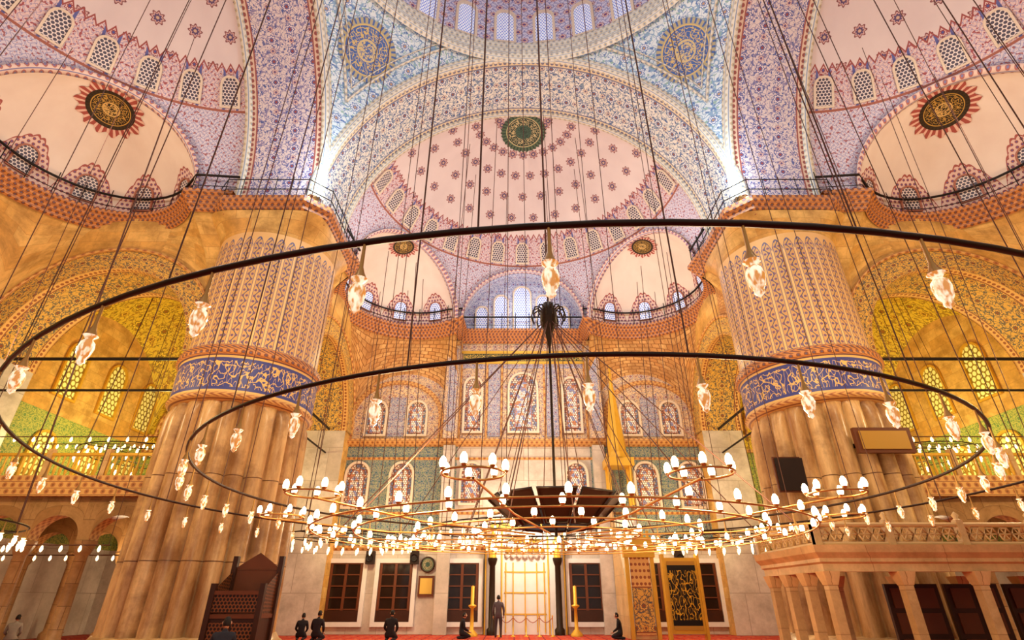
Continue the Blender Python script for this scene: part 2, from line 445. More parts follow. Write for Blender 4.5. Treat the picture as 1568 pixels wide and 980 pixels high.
# ------------------------------------------------------------ dimensions
CY=9.0; Z0=17.5; RA=9.5; FA=9.5; FB=13.0; FW=23.0; DAZ=radians(53)
DC=9.5*cos(radians(26.25)); RE=9.5*sin(radians(26.25)); RC=4.1; FC=FB+sqrt(RA*RA-RC*RC)
PX=11.4
units={'qibla':Matrix.Translation((0,CY,0)),
       'left':Matrix.Translation((0,CY,0))@Matrix.Rotation(pi/2,4,'Z'),
       'right':Matrix.Translation((0,CY,0))@Matrix.Rotation(-pi/2,4,'Z')}
def sphmap(c,R,az,el):
    n=Vector((sin(az)*cos(el),cos(az)*cos(el),sin(el)))
    t1=Vector((cos(az),-sin(az),0)); t2=n.cross(t1)*-1
    if t2.z<0: t2=-t2
    cc=Vector(c)
    def mp(x,y,d):
        q=(n*R+t1*x+t2*y).normalized()
        return tuple(cc+q*(R-0.02-d))
    return mp
def disc(mb,mp,R,mat,star=0,amp=0.0,rings=5,seg=72,d=0.03):
    P=[mp(0,0,d)];Q=[(0,0)];F=[];U=[]
    for i in range(1,rings+1):
        for k in range(seg):
            a=2*pi*k/seg; rr=i/rings
            e=rr*(1+ (amp*(cos(star*a)*.5+.5) if i==rings else 0))
            P.append(mp(R*e*cos(a),R*e*sin(a),d)); Q.append((min(e,1)*cos(a),min(e,1)*sin(a)))
    for k in range(seg): F.append([0,1+k,1+(k+1)%seg])
    for i in range(rings-1):
        for k in range(seg):
            a=1+i*seg; F.append([a+k,a+seg+k,a+seg+(k+1)%seg,a+(k+1)%seg])
    for f in F: U.append([Q[k] for k in f])
    mb.add(P,F,U,mat,True)

for un,MX in units.items():
    sof=M['soffit'] if un=='qibla' else M['soffit_side']
    mb=MB()
    mb.grid(lambda a,f:(RA*cos(a),f,Z0+RA*sin(a)),rng(0,pi,72),rng(FA,FB,4),sof,lambda a,f:(a*RA,f-FA))
    for (f,rr,th) in ((FA,RA,0.22),(FB,RA,0.14)):
        prof=[(-0.02,-th*.6),(-0.12,-th*.3),(-0.12,th),(0.0,th),(0.12,th+.1),(0.42,th*.6)] if f==FA else [(0.05,-th),(-0.14,-th),(-0.14,th),(0.05,th)]
        mb.grid(lambda a,j:((rr+prof[j][0])*cos(a),f-prof[j][1],Z0+(rr+prof[j][0])*sin(a)),rng(0,pi,96),list(range(len(prof))),M['trim'],lambda a,j:(a*rr,j*.15))
    mb.build('trim_great_arch',MX)
    mb=MB()
    mb.grid(lambda a,e:(RA*sin(a)*cos(e),FB+RA*cos(a)*cos(e),Z0+RA*sin(e)),rng(-pi/2,pi/2,96),rng(0,pi/2,48),M['semi'],lambda a,e:(a*180/pi,e*180/pi))
    cuts=[((0,FC,0),(0,1,0))]
    for s_ in (-1,1):
        d=(s_*sin(DAZ),cos(DAZ),0); cuts.append(((d[0]*DC,FB+d[1]*DC,0),d))
    mb.build('ceiling_semi_dome',MX,cuts)
    mb=MB()
    for i in range(15):
        az=radians(-84+12*i)
        window(mb,sphmap((0,FB,Z0),RA,az,radians(27.8)),0.9,1.5,M['wframe'],M['lat'],0.09,0.08)
    mb.build('window_1',MX)
    mb=MB()
    disc(mb,sphmap((0,FB,Z0),RA,0,radians(82)),1.3,M['medgreen'],32,0.10)
    mb.build('calligraphy_medallion',MX)
    mb=MB()
    def ringband(c,t,R,w,mat,n=40):
        d=Vector((t.y,-t.x,0))
        prof=[(-.05,-w),(-.16,-w),(-.2,0),(-.16,w),(-.05,w)]
        mb.grid(lambda a,j:tuple(Vector(c)+t*(R+prof[j][0])*cos(a)+Vector((0,0,1))*(R+prof[j][0])*sin(a)+d*prof[j][1]),rng(0,pi,n),list(range(5)),mat,lambda a,j:(a*R,j*.1))
    ringband((0,FC,Z0),Vector((1,0,0)),RC,0.2,M['trimred'])
    exc={}
    for s_ in (-1,1):
        d=Vector((s_*sin(DAZ),cos(DAZ),0)); t=Vector((s_*cos(DAZ),-sin(DAZ),0)); c=Vector((0,FB,Z0))+d*DC; exc[s_]=(c,d,t)
        ringband(c,t,RE,0.22,M['trimred'])
    mb.build('trim_semi_dome_arches',MX)
    for s_ in (-1,1):
        c,d,t=exc[s_]; az0=s_*DAZ
        mb=MB()
        mb.grid(lambda a,e:(c.x+RE*sin(a+az0)*cos(e),c.y+RE*cos(a+az0)*cos(e),Z0+RE*sin(e)),rng(-pi/2,pi/2,48),rng(0,pi/2,24),M['exe'],lambda a,e:(a*180/pi,e*180/pi))
        for i in range(5):
            window(mb,sphmap(tuple(c),RE,az0+radians(-67.5+33.75*i),radians(6)),0.95,1.4,M['wframered'],M['lat'] if un!='qibla' else M['latblue'],0.08,0.08)
        sm_=sphmap(tuple(c),RE,az0,radians(70))
        if un=='qibla': sm_=sphmap(tuple(c),RE,az0,radians(76))
        k_=.7 if un=='qibla' else 1.0
        disc(mb,sm_,1.2*k_,M['crown'],14,0.2,d=.02); disc(mb,sm_,.98*k_,M['medblack'],0,0.0,d=.05)
        mb.build('ceiling_exedra_dome',MX)
    mb=MB()
    mb.grid(lambda a,f:(RC*cos(a),f,Z0+RC*sin(a)),rng(0,pi,40),[FC,FW],M['lunette'],lambda a,f:(a*RC,f))
    fan=[(0,FW,Z0)]+[(RC*1.02*cos(a),FW,Z0+RC*1.02*sin(a)) for a in rng(0,pi,40)]
    mb.add(fan,[[0,i,i+1] for i in range(1,41)],[[(fan[k][0],fan[k][2]) for k in (0,i,i+1)] for i in range(1,41)],M['lunette'])
    for x,w,h in ((-2.75,0.95,1.8),(-1.45,1.05,2.7),(0,1.3,3.4),(1.45,1.05,2.7),(2.75,0.95,1.8)):
        window(mb,lambda a,b,dd,x=x:(x+a,FW-0.02-dd,Z0+0.2+b),w,h,M['wframe'],M['latblue'],0.1,0.12)
    mb.build('wall_lunette',MX)
    path=[(-9.5,FB)]
    def arcpts(s_,rev):
        c,d,t=exc[s_]; L=[]
        for b_ in rng(0,pi,24):
            p=c+t*RE*cos(b_)+d*RE*sin(b_); L.append((p.x,p.y))
        return L[::-1] if rev else L
    path+=arcpts(-1,False); path+=[(-4.2,22.9),(4.2,22.9)]; path+=arcpts(1,True); path+=[(9.5,FB)]
    mb=MB()
    mb.sweep(path,[(0,16.65),(.12,16.7),(.12,16.85),(.25,16.93),(.25,17.03),(.4,17.13),(.4,17.25),(.55,17.33),(.55,17.5),(-.3,17.52)],M['cornice'])
    mb.build('trim_cornice',MX)
    mb=MB()
    def offs(p,q,o): 
        d=Vector((q[0]-p[0],q[1]-p[1])).normalized(); return Vector((d.y,-d.x))*o
    rp=[]
    for i in range(len(path)):
        a=path[max(0,i-1)]; b_=path[min(len(path)-1,i+1)]; o=offs(a,b_,0.35); rp.append((path[i][0]+o.x,path[i][1]+o.y))
    for z,r_ in ((17.85,.02),(18.45,.06)): mb.tube([(p[0],p[1],z) for p in rp],r_,M['iron'],5)
    for i in range(0,len(rp)-1):
        n=max(1,int(round((Vector(rp[i+1])-Vector(rp[i])).length/0.9)))
        if i%2 and n==1: continue
        for k in range(n):
            q=Vector(rp[i]).lerp(Vector(rp[i+1]),k/n); mb.tube([(q.x,q.y,17.5),(q.x,q.y,18.75)],0.025,M['iron'],4)
    mb.build('gallery_railing',MX)
    for s_ in (-1,1):
        mb=MB(); top=arcpts(s_,False); n=len(top)-1
        def bot(k):
            L=15.6*k/n
            if L<9.1:
                f=13.9+L; l=10.6; z=10.5+sqrt(max(0,4.95**2-(f-18)**2)); 
                if f<14.4: z=max(z,13.2)
            else:
                l=10.6-(L-9.1); f=FW; z=11.2+sqrt(max(0,3.3**2-(l-7.4)**2))
            return (s_*l,f,max(z,10.9))
        def fn(k,t):
            a=top[k]; b_=bot(k); e=sin(t*pi/2)
            return (a[0]+(b_[0]-a[0])*e,a[1]+(b_[1]-a[1])*e,16.8+(b_[2]-16.8)*t)
        mb.grid(fn,list(range(n+1)),rng(0,1,8),M['muq'] if un=='qibla' else M['stone'],lambda k,t:(k*.62,t*5))
        ta=[(s_*9.5,12.8),top[0]]; tb=[(s_*10.6,12.8,13.2),(s_*10.6,13.9,13.2)]
        mb.grid(lambda k,t:(ta[k][0]+(tb[k][0]-ta[k][0])*sin(t*pi/2),ta[k][1]+(tb[k][1]-ta[k][1])*sin(t*pi/2),16.8-3.6*t),[0,1],rng(0,1,6),M['stone'],lambda k,t:(k*1.6,t*4))
        mb.build('wall_squinch',MX)
    for s_ in (-1,1):
        if (un=='left' and s_==-1) or (un=='right' and s_==1): continue
        mb=MB(); fs=[18-4*cos(a) for a in rng(0,pi,36)]
        az=lambda f:10.5+sqrt(max(0,16-(f-18)**2))
        for l,mat in ((10.6,M['stone']),(13.0,M['yellow'])):
            mb.grid(lambda f,t:(s_*l,f,az(f)+(17.5-az(f))*t),fs,[0,1],mat,lambda f,t:(f,az(f)+(17.5-az(f))*t),False)
            mb.quad([(s_*l,22,0),(s_*l,FW,0),(s_*l,FW,17.5),(s_*l,22,17.5)],mat)
            mb.quad([(s_*l,13,9),(s_*l,14,9),(s_*l,14,17.5),(s_*l,13,17.5)],mat)
            e=-0.06 if l<12 else 0.06
            mb.grid(lambda a,r:(s_*(l+e),18+r*cos(a),10.5+r*sin(a)),rng(0,pi,40),[3.96,4.95],M['goldflor'],lambda a,r:(a*4.5,0.3+(r-3.96)*1.8),False)
            mb.tube([(s_*(l+e*1.6),18+4.95*cos(a),10.5+4.95*sin(a)) for a in rng(0,pi,40)],.08,M['cornice2'],6)
        mb.grid(lambda a,l:(s_*l,18+4*cos(a),10.5+4*sin(a)),rng(0,pi,40),[10.54,13.06],M['goldflor'],lambda a,l:(a*4,l-10.6))
        mb.quad([(s_*10.6,22,0),(s_*13,22,0),(s_*13,22,10.5),(s_*10.6,22,10.5)],M['marble'])
        mb.tube([(s_*11.6,13.8,10.6),(s_*11.6,22,10.6)],0.07,M['iron'],6)
        mb.tube([(s_*11.6,13.8,9.2),(s_*11.6,22,9.2)],0.05,M['iron'],6)
        mb.build('wall_side_arch',MX)

# ------------------------------------------------------------ qibla wall
Y=CY+FW
mb=MB()
def panel(x0,x1,z0,z1,mat,y=Y): mb.quad([(x0,y,z0),(x1,y,z0),(x1,y,z1),(x0,y,z1)],mat)
panel(-23,23,0,4.0,M['marble']); panel(-13,-4.0,4.0,9.8,M['tile']); panel(4.0,13,4.0,9.8,M['tile']); panel(-4.0,4.0,4.0,9.8,M['marble']); panel(-13,13,9.8,17.5,M['upper'])
for s_ in (-1,1):
    a,b_=sorted((s_*13,s_*23)); panel(a,b_,4.0,9.6,M['tilegreen']); panel(a,b_,9.6,17.5,M['yellow'])
wall=mb.build('wall_qibla')
mb=MB()
for z,o,h in ((9.8,.35,.4),(4.0,.2,.25),(5.9,.08,.14),(9.0,.08,.14)):
    mb.sweep([(-13,Y),(13,Y)],[(0,z),(o*.5,z+.05),(o,z+h*.6),(o,z+h),(0,z+h)],M['cornice2'])
for x in (-2.3,-1.35,1.35,2.3,-3.95,3.95):
    mb.box(x-.06,x+.06,Y-.08,Y,10.2,15.2,M['cornice2'])
for x0,x1 in ((-2.2,-1.45),(1.45,2.2)): mb.box(x0,x1,Y-.04,Y,10.4,15.0,M['bluepanel'])
mb.box(-3.9,3.9,Y-.05,Y,14.9,15.2,M['bluepanel'])
for s_ in (-1,1):
    x=s_*4.45; mb.box(x-.42,x+.42,Y-.55,Y,10.2,16.5,M['upper']); mb.box(x-.5,x+.5,Y-.65,Y,16.3,16.6,M['cornice2'])
    mb.box(x-.25,x+.25,Y-.58,Y-.5,10.6,16.0,M['bluepanel'])
    mb.box(x-.35,x+.35,Y-.4,Y,0,9.8,M['marble'])
    cx=s_*7.85
    mb.grid(lambda a,r:(cx+r*cos(a)*.95,Y-.12,11.6+r*sin(a)*.8),rng(0,pi,32),[2.75,3.05],M['cornice2'],lambda a,r:(a*3,r),False)
    mb.grid(lambda a,y:(cx+2.75*cos(a)*.95,y,11.6+2.75*sin(a)*.8),rng(0,pi,32),[Y-.12,Y],M['cornice2'],lambda a,r:(a*3,r),False)
    mb.box(cx-.5,cx+.5,Y-.05,Y,10.4,12.9,M['bluepanel'])
    for q in (-1,1): mb.box(cx+q*2.75-.15,cx+q*2.75+.15,Y-.14,Y,10.2,11.6,M['cornice2'])
mb.build('trim_qibla_wall')
mb=MB(); mb.quad([(-3.9,Y-.08,15.35),(3.9,Y-.08,15.35),(3.9,Y-.08,15.95),(-3.9,Y-.08,15.95)],M['callig'])
mb.box(-4.0,4.0,Y-.12,Y-.0,15.2,15.34,M['goldm']); mb.box(-4.0,4.0,Y-.12,Y,15.96,16.1,M['goldm']); mb.build('trim_inscription_band')
def mpw(x,z,y=Y): return lambda a,b_,d:(x+a,y-.02-d,z+b_)
wi=2
for x,z,w,h in [(-3.15,10.6,1.25,3.7),(0,10.6,1.95,4.0),(3.05,10.6,1.25,3.7),(-9.1,10.4,1.35,2.3),(-6.6,10.4,1.35,2.3),(6.6,10.4,1.35,2.3),(9.1,10.4,1.35,2.3),
                (-9.8,6.2,1.5,2.7),(-7.2,6.2,1.5,2.7),(-3.1,6.4,1.4,2.5),(3.1,6.4,1.4,2.5),(7.2,6.2,1.5,2.7),(9.8,6.2,1.5,2.7),(-15.5,8.6,1.6,3.2),(-18,8.6,1.8,3.8),(-20.5,8.6,1.6,3.2),(15.5,8.6,1.6,3.2),(18,8.6,1.8,3.8),(20.5,8.6,1.6,3.2)]:
    mb=MB(); window(mb,mpw(x,z),w,h,M['wframe'] if abs(x)<13 else M['goldm'],M['latwall'] if abs(x)<13 else M['latgreen'],0.13,0.14)
    if abs(x)<13:
        window(mb,mpw(x,z+h*.09,Y-.03),w*.54,h*.76,M['wframered'],M['stain'],0.04,0.05)
    mb.build('window_%d'%wi); wi+=1
di=1
for x in (-9.7,-7.0,-3.4,3.3,7.3,9.5,-12.2,12.2):
    mb=MB(); w=1.75;h=2.95
    window(mb,mpw(x,0.35),w+.5,h+.3,M['whitem'],M['dark'],0.22,0.16,rect=True)
    for i in range(3):
        xx=x-w/2+.06+i*(w-.12)/2; mb.box(xx-.07,xx+.07,Y-.14,Y-.06,.55,h+.45,M['wood2'])
    for i in range(6):
        zz=.6+i*(h-.2)/5; mb.box(x-w/2,x+w/2,Y-.13,Y-.06,zz-.03,zz+.03,M['wood2'])
    mb.box(x-w/2,x+w/2,Y-.07,Y-.05,.5,h+.5,M['glassdark'])
    mb.box(x-w/2,x+w/2,Y-.15,Y-.06,.5,1.1,M['wood'])
    mb.build('door_%d'%di); di+=1
# mihrab
mb=MB(); MYF=Y-.35
def inner(x):
    if abs(x)>1.15: return 0
    a=math.acos(min(1,abs(x)/1.15)); return 3.6+1.3*max(0,sin(a))**.8
def topz(x): return 5.7+.5*(1-abs(x)/2.2)
mb.quad([(-2.2,MYF,0),(-1.15,MYF,0),(-1.15,MYF,topz(1.15)),(-2.2,MYF,5.7)],M['whitem']); mb.quad([(1.15,MYF,0),(2.2,MYF,0),(2.2,MYF,5.7),(1.15,MYF,topz(1.15))],M['whitem'])
mb.grid(lambda x,t:(x,MYF,inner(x)+(topz(x)-inner(x))*t),rng(-1.15,1.15,24),[0,1],M['whitem'],lambda x,t:(x,t*2),False)
mb.box(-2.2,-2.1,MYF,Y-.01,0,5.7,M['whitem']); mb.box(2.1,2.2,MYF,Y-.01,0,5.7,M['whitem'])
mb.grid(lambda a,z:(-1.15*cos(a),MYF+.3*sin(a),z*inner(-1.15*cos(a)*.97)),rng(0,pi,16),rng(0,1,6),M['whitem'])
for i in range(5):
    zz=3.7+i*.25; rr=1.12*sqrt(max(.05,1-((zz-3.6)/1.35)**2))
    for k in range(7):
        xx=-rr+(k+.5)*2*rr/7; mb.lathe([(0,-.12),(rr/8,0),(rr/7,.12)],(xx,MYF-.02,zz),M['goldm' if i%2 else 'whitem'],6)
for k in range(5):   # tall carved niche panels
    a=pi*(k+.5)/5; x=-1.08*cos(a); y=MYF+.24*sin(a)
    mb.box(x-.03,x+.03,y-.03,y+.02,.1,3.4,M['goldm'])
for z in (.9,1.9,2.9): mb.grid(lambda a,j:(-1.12*cos(a),MYF+.26*sin(a),z+j*.06),rng(.1,pi-.1,12),[0,1],M['goldm'])
for s_ in (-1,1):
    mb.lathe([(.26,0),(.26,.25),(.17,.35),(.15,3.2),(.2,3.3),(.26,3.5),(.26,3.6)],(s_*1.75,MYF-.3,0),M['bronze'],14)
    mb.lathe([(.2,3.6),(.2,4.4),(.12,4.6),(.02,5.3)],(s_*1.75,MYF-.3,0),M['goldm'],12)
mb.box(-1.9,1.9,MYF-.06,MYF,5.1,5.4,M['callig'])
for x in (-2.12,-1.25,1.25,2.12): mb.box(x-.04,x+.04,MYF-.05,MYF,0,5.6,M['goldm'])
mb.build('mihrab')
for x in (-2.7,2.5):
    mb=MB(); mb.lathe([(.3,0),(.3,.1),(.1,.3),(.07,1.2),(.2,1.3),(.2,1.35),(.09,1.4),(.09,2.2),(0,2.25)],(x,Y-1.6,0),M['goldm'],12); mb.build('candlestick')
mb=MB()
for i in range(5):
    x=-1.3+i*.65; mb.lathe([(.12,0),(.12,.04),(.025,.06),(.025,.85),(.05,.88),(0,.94)],(x,Y-1.9,0),M['goldm'],8)
    if i<4: mb.tube([(x+.65*t,Y-1.9,.82-.22*sin(pi*t)) for t in rng(0,1,6)],.02,M['wframered'],5)
mb.build('rope_barrier')
# minbar
mb=MB(); mx=5.4; my=29.0
mb.box(mx-.65,mx+.65,my-1.0,my+2.5,0,.5,M['platform'])
st=[(my-1,.5),(my-1,1.2),(my+1.5,6.2),(my+2.5,6.2),(my+2.5,.5)]
for x in (mx-.62,mx+.62): mb.add([(x,a,b_) for a,b_ in st],[[0,1,2,3,4]],[[(a,b_) for a,b_ in st]],M['platform'])
for i in range(12):
    a=my-1+i*.21; mb.box(mx-.6,mx+.6,a,a+.23,.5,.9+i*.42,M['whitem'])
for x in (mx-.6,mx+.6):
    mb.box(x-.09,x+.09,my-1.14,my-.96,0,4.2,M['goldm'])
    for yy in (my+1.5,my+2.4): mb.box(x-.08,x+.08,yy-.08,yy+.08,6.2,8.4,M['goldm'])
mb.box(mx-.75,mx+.75,my-1.2,my-.9,3.4,4.3,M['goldm'])
mb.box(mx-.45,mx+.45,my-1.12,my-1.0,.2,3.4,M['goldflor'])
for i in range(5): mb.box(mx-.6+i*.27-.02,mx-.6+i*.27+.1,my-1.1,my-1.02,4.3,4.6,M['goldm'])
mb.box(mx-.8,mx+.8,my+1.2,my+2.5,8.3,8.75,M['goldm'])
mb.lathe([(.75,8.75),(.62,9.1),(.55,9.2),(.5,10),(.06,13.9),(.12,14.0),(.04,14.15),(.1,14.3),(0,14.7)],(mx,my+1.85,0),M['goldm'],8,False)
mb.build('minbar_pulpit')
mb=MB(); mb.box(6.4,7.95,27.3,27.4,.25,3.35,M['goldm']); mb.quad([(6.52,27.27,.4),(7.83,27.27,.4),(7.83,27.27,3.2),(6.52,27.27,3.2)],M['callib'])
mb.box(6.3,6.42,27.2,27.6,0,3.5,M['goldm']); mb.box(7.93,8.05,27.2,27.6,0,3.5,M['goldm']); mb.build('calligraphy_banner')
mb=MB(); mb.box(-5.75,-4.9,Y-.12,Y-.03,1.75,2.75,M['wood2']); mb.box(-5.65,-5.0,Y-.14,Y-.12,1.87,2.63,M['callig']); mb.build('framed_picture')
mb=MB(); disc(mb,lambda a,b_,d:(-5.3+a,Y-.15-d,3.3+b_),.33,M['medgreen'],0,0)
mb.tube([(-5.3+.36*cos(a),Y-.14,3.3+.36*sin(a)) for a in rng(0,2*pi,24)[:-1]],.05,M['wood'],6,True); mb.build('wall_clock')
for x in (-8.4,-6.0,8.4,10.9):
    mb=MB(); mb.box(x-.22,x+.22,Y-.6,Y-.25,3.3,3.95,M['dark']); mb.lathe([(0,0),(.1,.02),(.17,.0),(.19,.06)],(0,0,0),M['iron'],12,True,lambda a,b_,c,x=x:(x+a,Y-.6-c,3.6+b_)); mb.box(x-.05,x+.05,Y-.3,Y-.01,3.5,3.7,M['iron']); mb.build('wall_loudspeaker')

# ------------------------------------------------------------ side outer walls, corner rooms, galleries
for s_,nm in ((-1,'left'),(1,'right')):
    X=s_*FW; mb=MB()
    for z0,z1,mat in ((0,4,M['marble']),(4,9.6,M['tilegreen']),(9.6,17.5,M['stone'])):
        mb.quad([(X,-14,z0),(X,Y,z0),(X,Y,z1),(X,-14,z1)],mat)
    mb.build('wall_'+nm)
    mb=MB()
    for yy in list(range(-8,32,3)):
        window(mb,lambda a,b_,d,yy=yy:(X-s_*(.02+d),yy+a,10.4+b_),1.5,3,M['goldm'],M['latgreen'],.12,.12)
        window(mb,lambda a,b_,d,yy=yy:(X-s_*(.02+d),yy+a,6.4+b_),1.5,2.4,M['goldm'],M['latgreen'],.12,.12)
    mb.build('window_%d'%wi); wi+=1
    mb=MB(); cx=s_*18.0; cy=27.0
    mb.grid(lambda a,b_:(cx+a,cy+b_,10.5+sqrt(max(0,50.01-a*a-b_*b_))),rng(-5,5,32),rng(-5,5,32),M['yellow'])
    for r_,w_ in ((4.4,.1),(2.4,.07)):
        mb.tube([(cx+r_*cos(a),31.85,10.5+r_*sin(a)) for a in rng(0,pi,32)],w_,M['cornice2'],6)
    for z_ in (10.4,9.5): mb.box(min(cx-4.9,cx+4.9),max(cx-4.9,cx+4.9),31.75,31.95,z_-.1 if z_<10 else z_-.05,z_+.08,M['cornice2'])
    mb.build('ceiling_corner_vault')
    mb=MB(); x0,x1=sorted((s_*14.0,s_*22.9))
    mb.box(x0,x1,20.6,31.8,5.1,5.55,M['arcade'])
    mb.box(x0,x1,20.4,20.62,5.0,5.75,M['cornice2'])
    mb.build('gallery_floor')
    mb=MB()
    ncol=4; step=(x1-x0)/ncol
    for row in (20.9,26.5):
        for i in range(ncol+1):
            x=x0+i*step
            mb.lathe([(.34,0),(.34,.3),(.22,.42),(.2,3.0),(.24,3.05),(.36,3.4),(.36,3.5)],(x,row,0),M['arcade'],14)
        for i in range(ncol):
            c=x0+(i+.5)*step; r=step/2-.22
            mb.grid(lambda a,t:(c+r*cos(a),row-.25,(3.5+r*.95*sin(a)**.9)*(1-t)+5.1*t),rng(0,pi,20),[0,1],M['arcade'],lambda a,t:(c+r*cos(a),t*1.5),False)
            mb.grid(lambda a,t:(c+r*cos(a),row-.25+t*.5,3.5+r*.95*sin(a)**.9),rng(0,pi,20),[0,1],M['cornice2'],lambda a,t:(a,t))
            for q in (-1,1):
                xx=c+q*step/2; mb.quad([(min(xx,xx-q*.22),row-.25,3.5),(max(xx,xx-q*.22),row-.25,3.5),(max(xx,xx-q*.22),row-.25,5.1),(min(xx,xx-q*.22),row-.25,5.1)],M['arcade'])
    mb.build('gallery_arcade')
    mb=MB()
    mb.box(x0,x1,20.45,20.6,6.5,6.6,M['goldm'])
    n=int((x1-x0)/.22)
    for i in range(n): 
        x=x0+(i+.5)*(x1-x0)/n; mb.lathe([(.03,5.75),(.06,5.95),(.03,6.2),(.05,6.5)],(x,20.52,0),M['goldm'],6)
    for i in range(5):
        x=x0+i*(x1-x0)/4; mb.box(x-.09,x+.09,20.42,20.62,5.75,6.75,M['platform'])
    mb.build('gallery_balustrade')
    mb=MB()
    for z,yy,n_ in ((7.3,20.7,12),(8.0,24.5,20),(8.8,28,20)):
        mb.tube([(x0,yy,z),(x1,yy,z)],.02,M['cable'],4)
        for i in range(n_):
            x=x0+(i+.5)*(x1-x0)/n_; mb.lathe([(.0,-.22),(.04,-.18),(.05,-.12),(.03,-.04),(.0,0)],(x,yy,z),M['smallbulb'],8)
    mb.build('lamp_garland')
    mb=MB()
    for yy in (19.0,23.5):
        mb.tube([(x0,yy,3.2),(x1,yy,3.2)],.02,M['cable'],4)
        for i in range(14):
            x=x0+(i+.5)*(x1-x0)/14; mb.lathe([(.0,-.22),(.04,-.18),(.05,-.12),(.03,-.04),(.0,0)],(x,yy,3.2),M['smallbulb'],8)
        for x in (x0+.05,x1-.05): mb.tube([(x,yy,3.2),(x,yy,5.1 if yy>20.5 else 12)],.012,M['cable'],4)
    mb.build('lamp_garland')

mb=MB(); mb.quad([(-23,-14,0),(23,-14,0),(23,32,0),(-23,32,0)],M['carpet']); mb.build('floor')

# ------------------------------------------------------------ pendentives + dome
mb=MB(); RP=RA*sqrt(2)
mb.grid(lambda a,e:(RP*cos(a)*cos(e),RP*sin(a)*cos(e),Z0+RP*sin(e)),rng(0,2*pi,160),rng(0,pi/2.5,48),M['pend'],lambda a,e:(a*9.5,e*RP))
mb.build('ceiling_pendentives',Matrix.Translation((0,CY,0)),[((RA,0,0),(1,0,0)),((-RA,0,0),(-1,0,0)),((0,RA,0),(0,1,0)),((0,-RA,0),(0,-1,0)),((0,0,27.02),(0,0,1))])
mb=MB()
for off,rr in ((8.72,.07),(8.5,.035)):
    rc=sqrt(RP*RP-off*off); a0=math.acos(off/rc); a1=math.asin(min(1,9.45/rc))
    for q in range(4):
        R4=Matrix.Rotation(q*pi/2,4,'Z')
        for sg in (-1,1):
            pts=[]
            for a in rng(a0,a1,20):
                p=R4@Vector((sg*rc*cos(a)*.995,off*.995,rc*sin(a)*.995)); pts.append((p.x,CY+p.y,Z0+p.z))
            mb.tube(pts,rr,M['trim'],5)
mb.build('trim_pendentive_border')
for s_ in (-1,1):
    mb=MB(); disc(mb,sphmap((0,CY,Z0),RP,s_*pi/4,radians(35.2)),1.45,M['medblue'],0,0); mb.build('pendentive_medallion')
mb=MB()
prof=[(9.5,26.7),(9.25,26.9),(9.25,27.1),(9.45,27.2),(9.35,27.5),(9.35,27.7),(9.6,27.9),(9.5,28.2),(9.5,28.4),(9.8,28.5)]
pl=[0]
for i in range(1,len(prof)): pl.append(pl[-1]+math.hypot(prof[i][0]-prof[i-1][0],prof[i][1]-prof[i-1][1]))
mb.grid(lambda a,j:(prof[j][0]*cos(a),CY+prof[j][0]*sin(a),prof[j][1]),rng(0,2*pi,128),list(range(len(prof))),M['trim'],lambda a,j:(a*9.5,pl[j]))
mb.build('trim_dome_cornice')
mb=MB(); 
mb.grid(lambda a,z:(9.8*cos(a),CY+9.8*sin(a),z),rng(0,2*pi,128),[28.5,32.6],M['drum'],lambda a,z:(a*9.8,z))
mb.grid(lambda a,e:(9.8*cos(a)*cos(e),CY+9.8*sin(a)*cos(e),32.6+9.0*sin(e)),rng(0,2*pi,96),rng(0,pi/2,24),M['semi'],lambda a,e:(a*180/pi,30+e*40))
mb.build('ceiling_main_dome')
mb=MB()
for i in range(28):
    a0=2*pi*(i+.5)/28
    def mp(x,y,d,a0=a0):
        r=9.78-d; a=a0+x/9.8; return (r*cos(a),CY+r*sin(a),28.6+y)
    window(mb,mp,1.25,2.9,M['wframe'],M['latblue'],0.14,0.14)
mb.build('window_%d'%wi); wi+=1

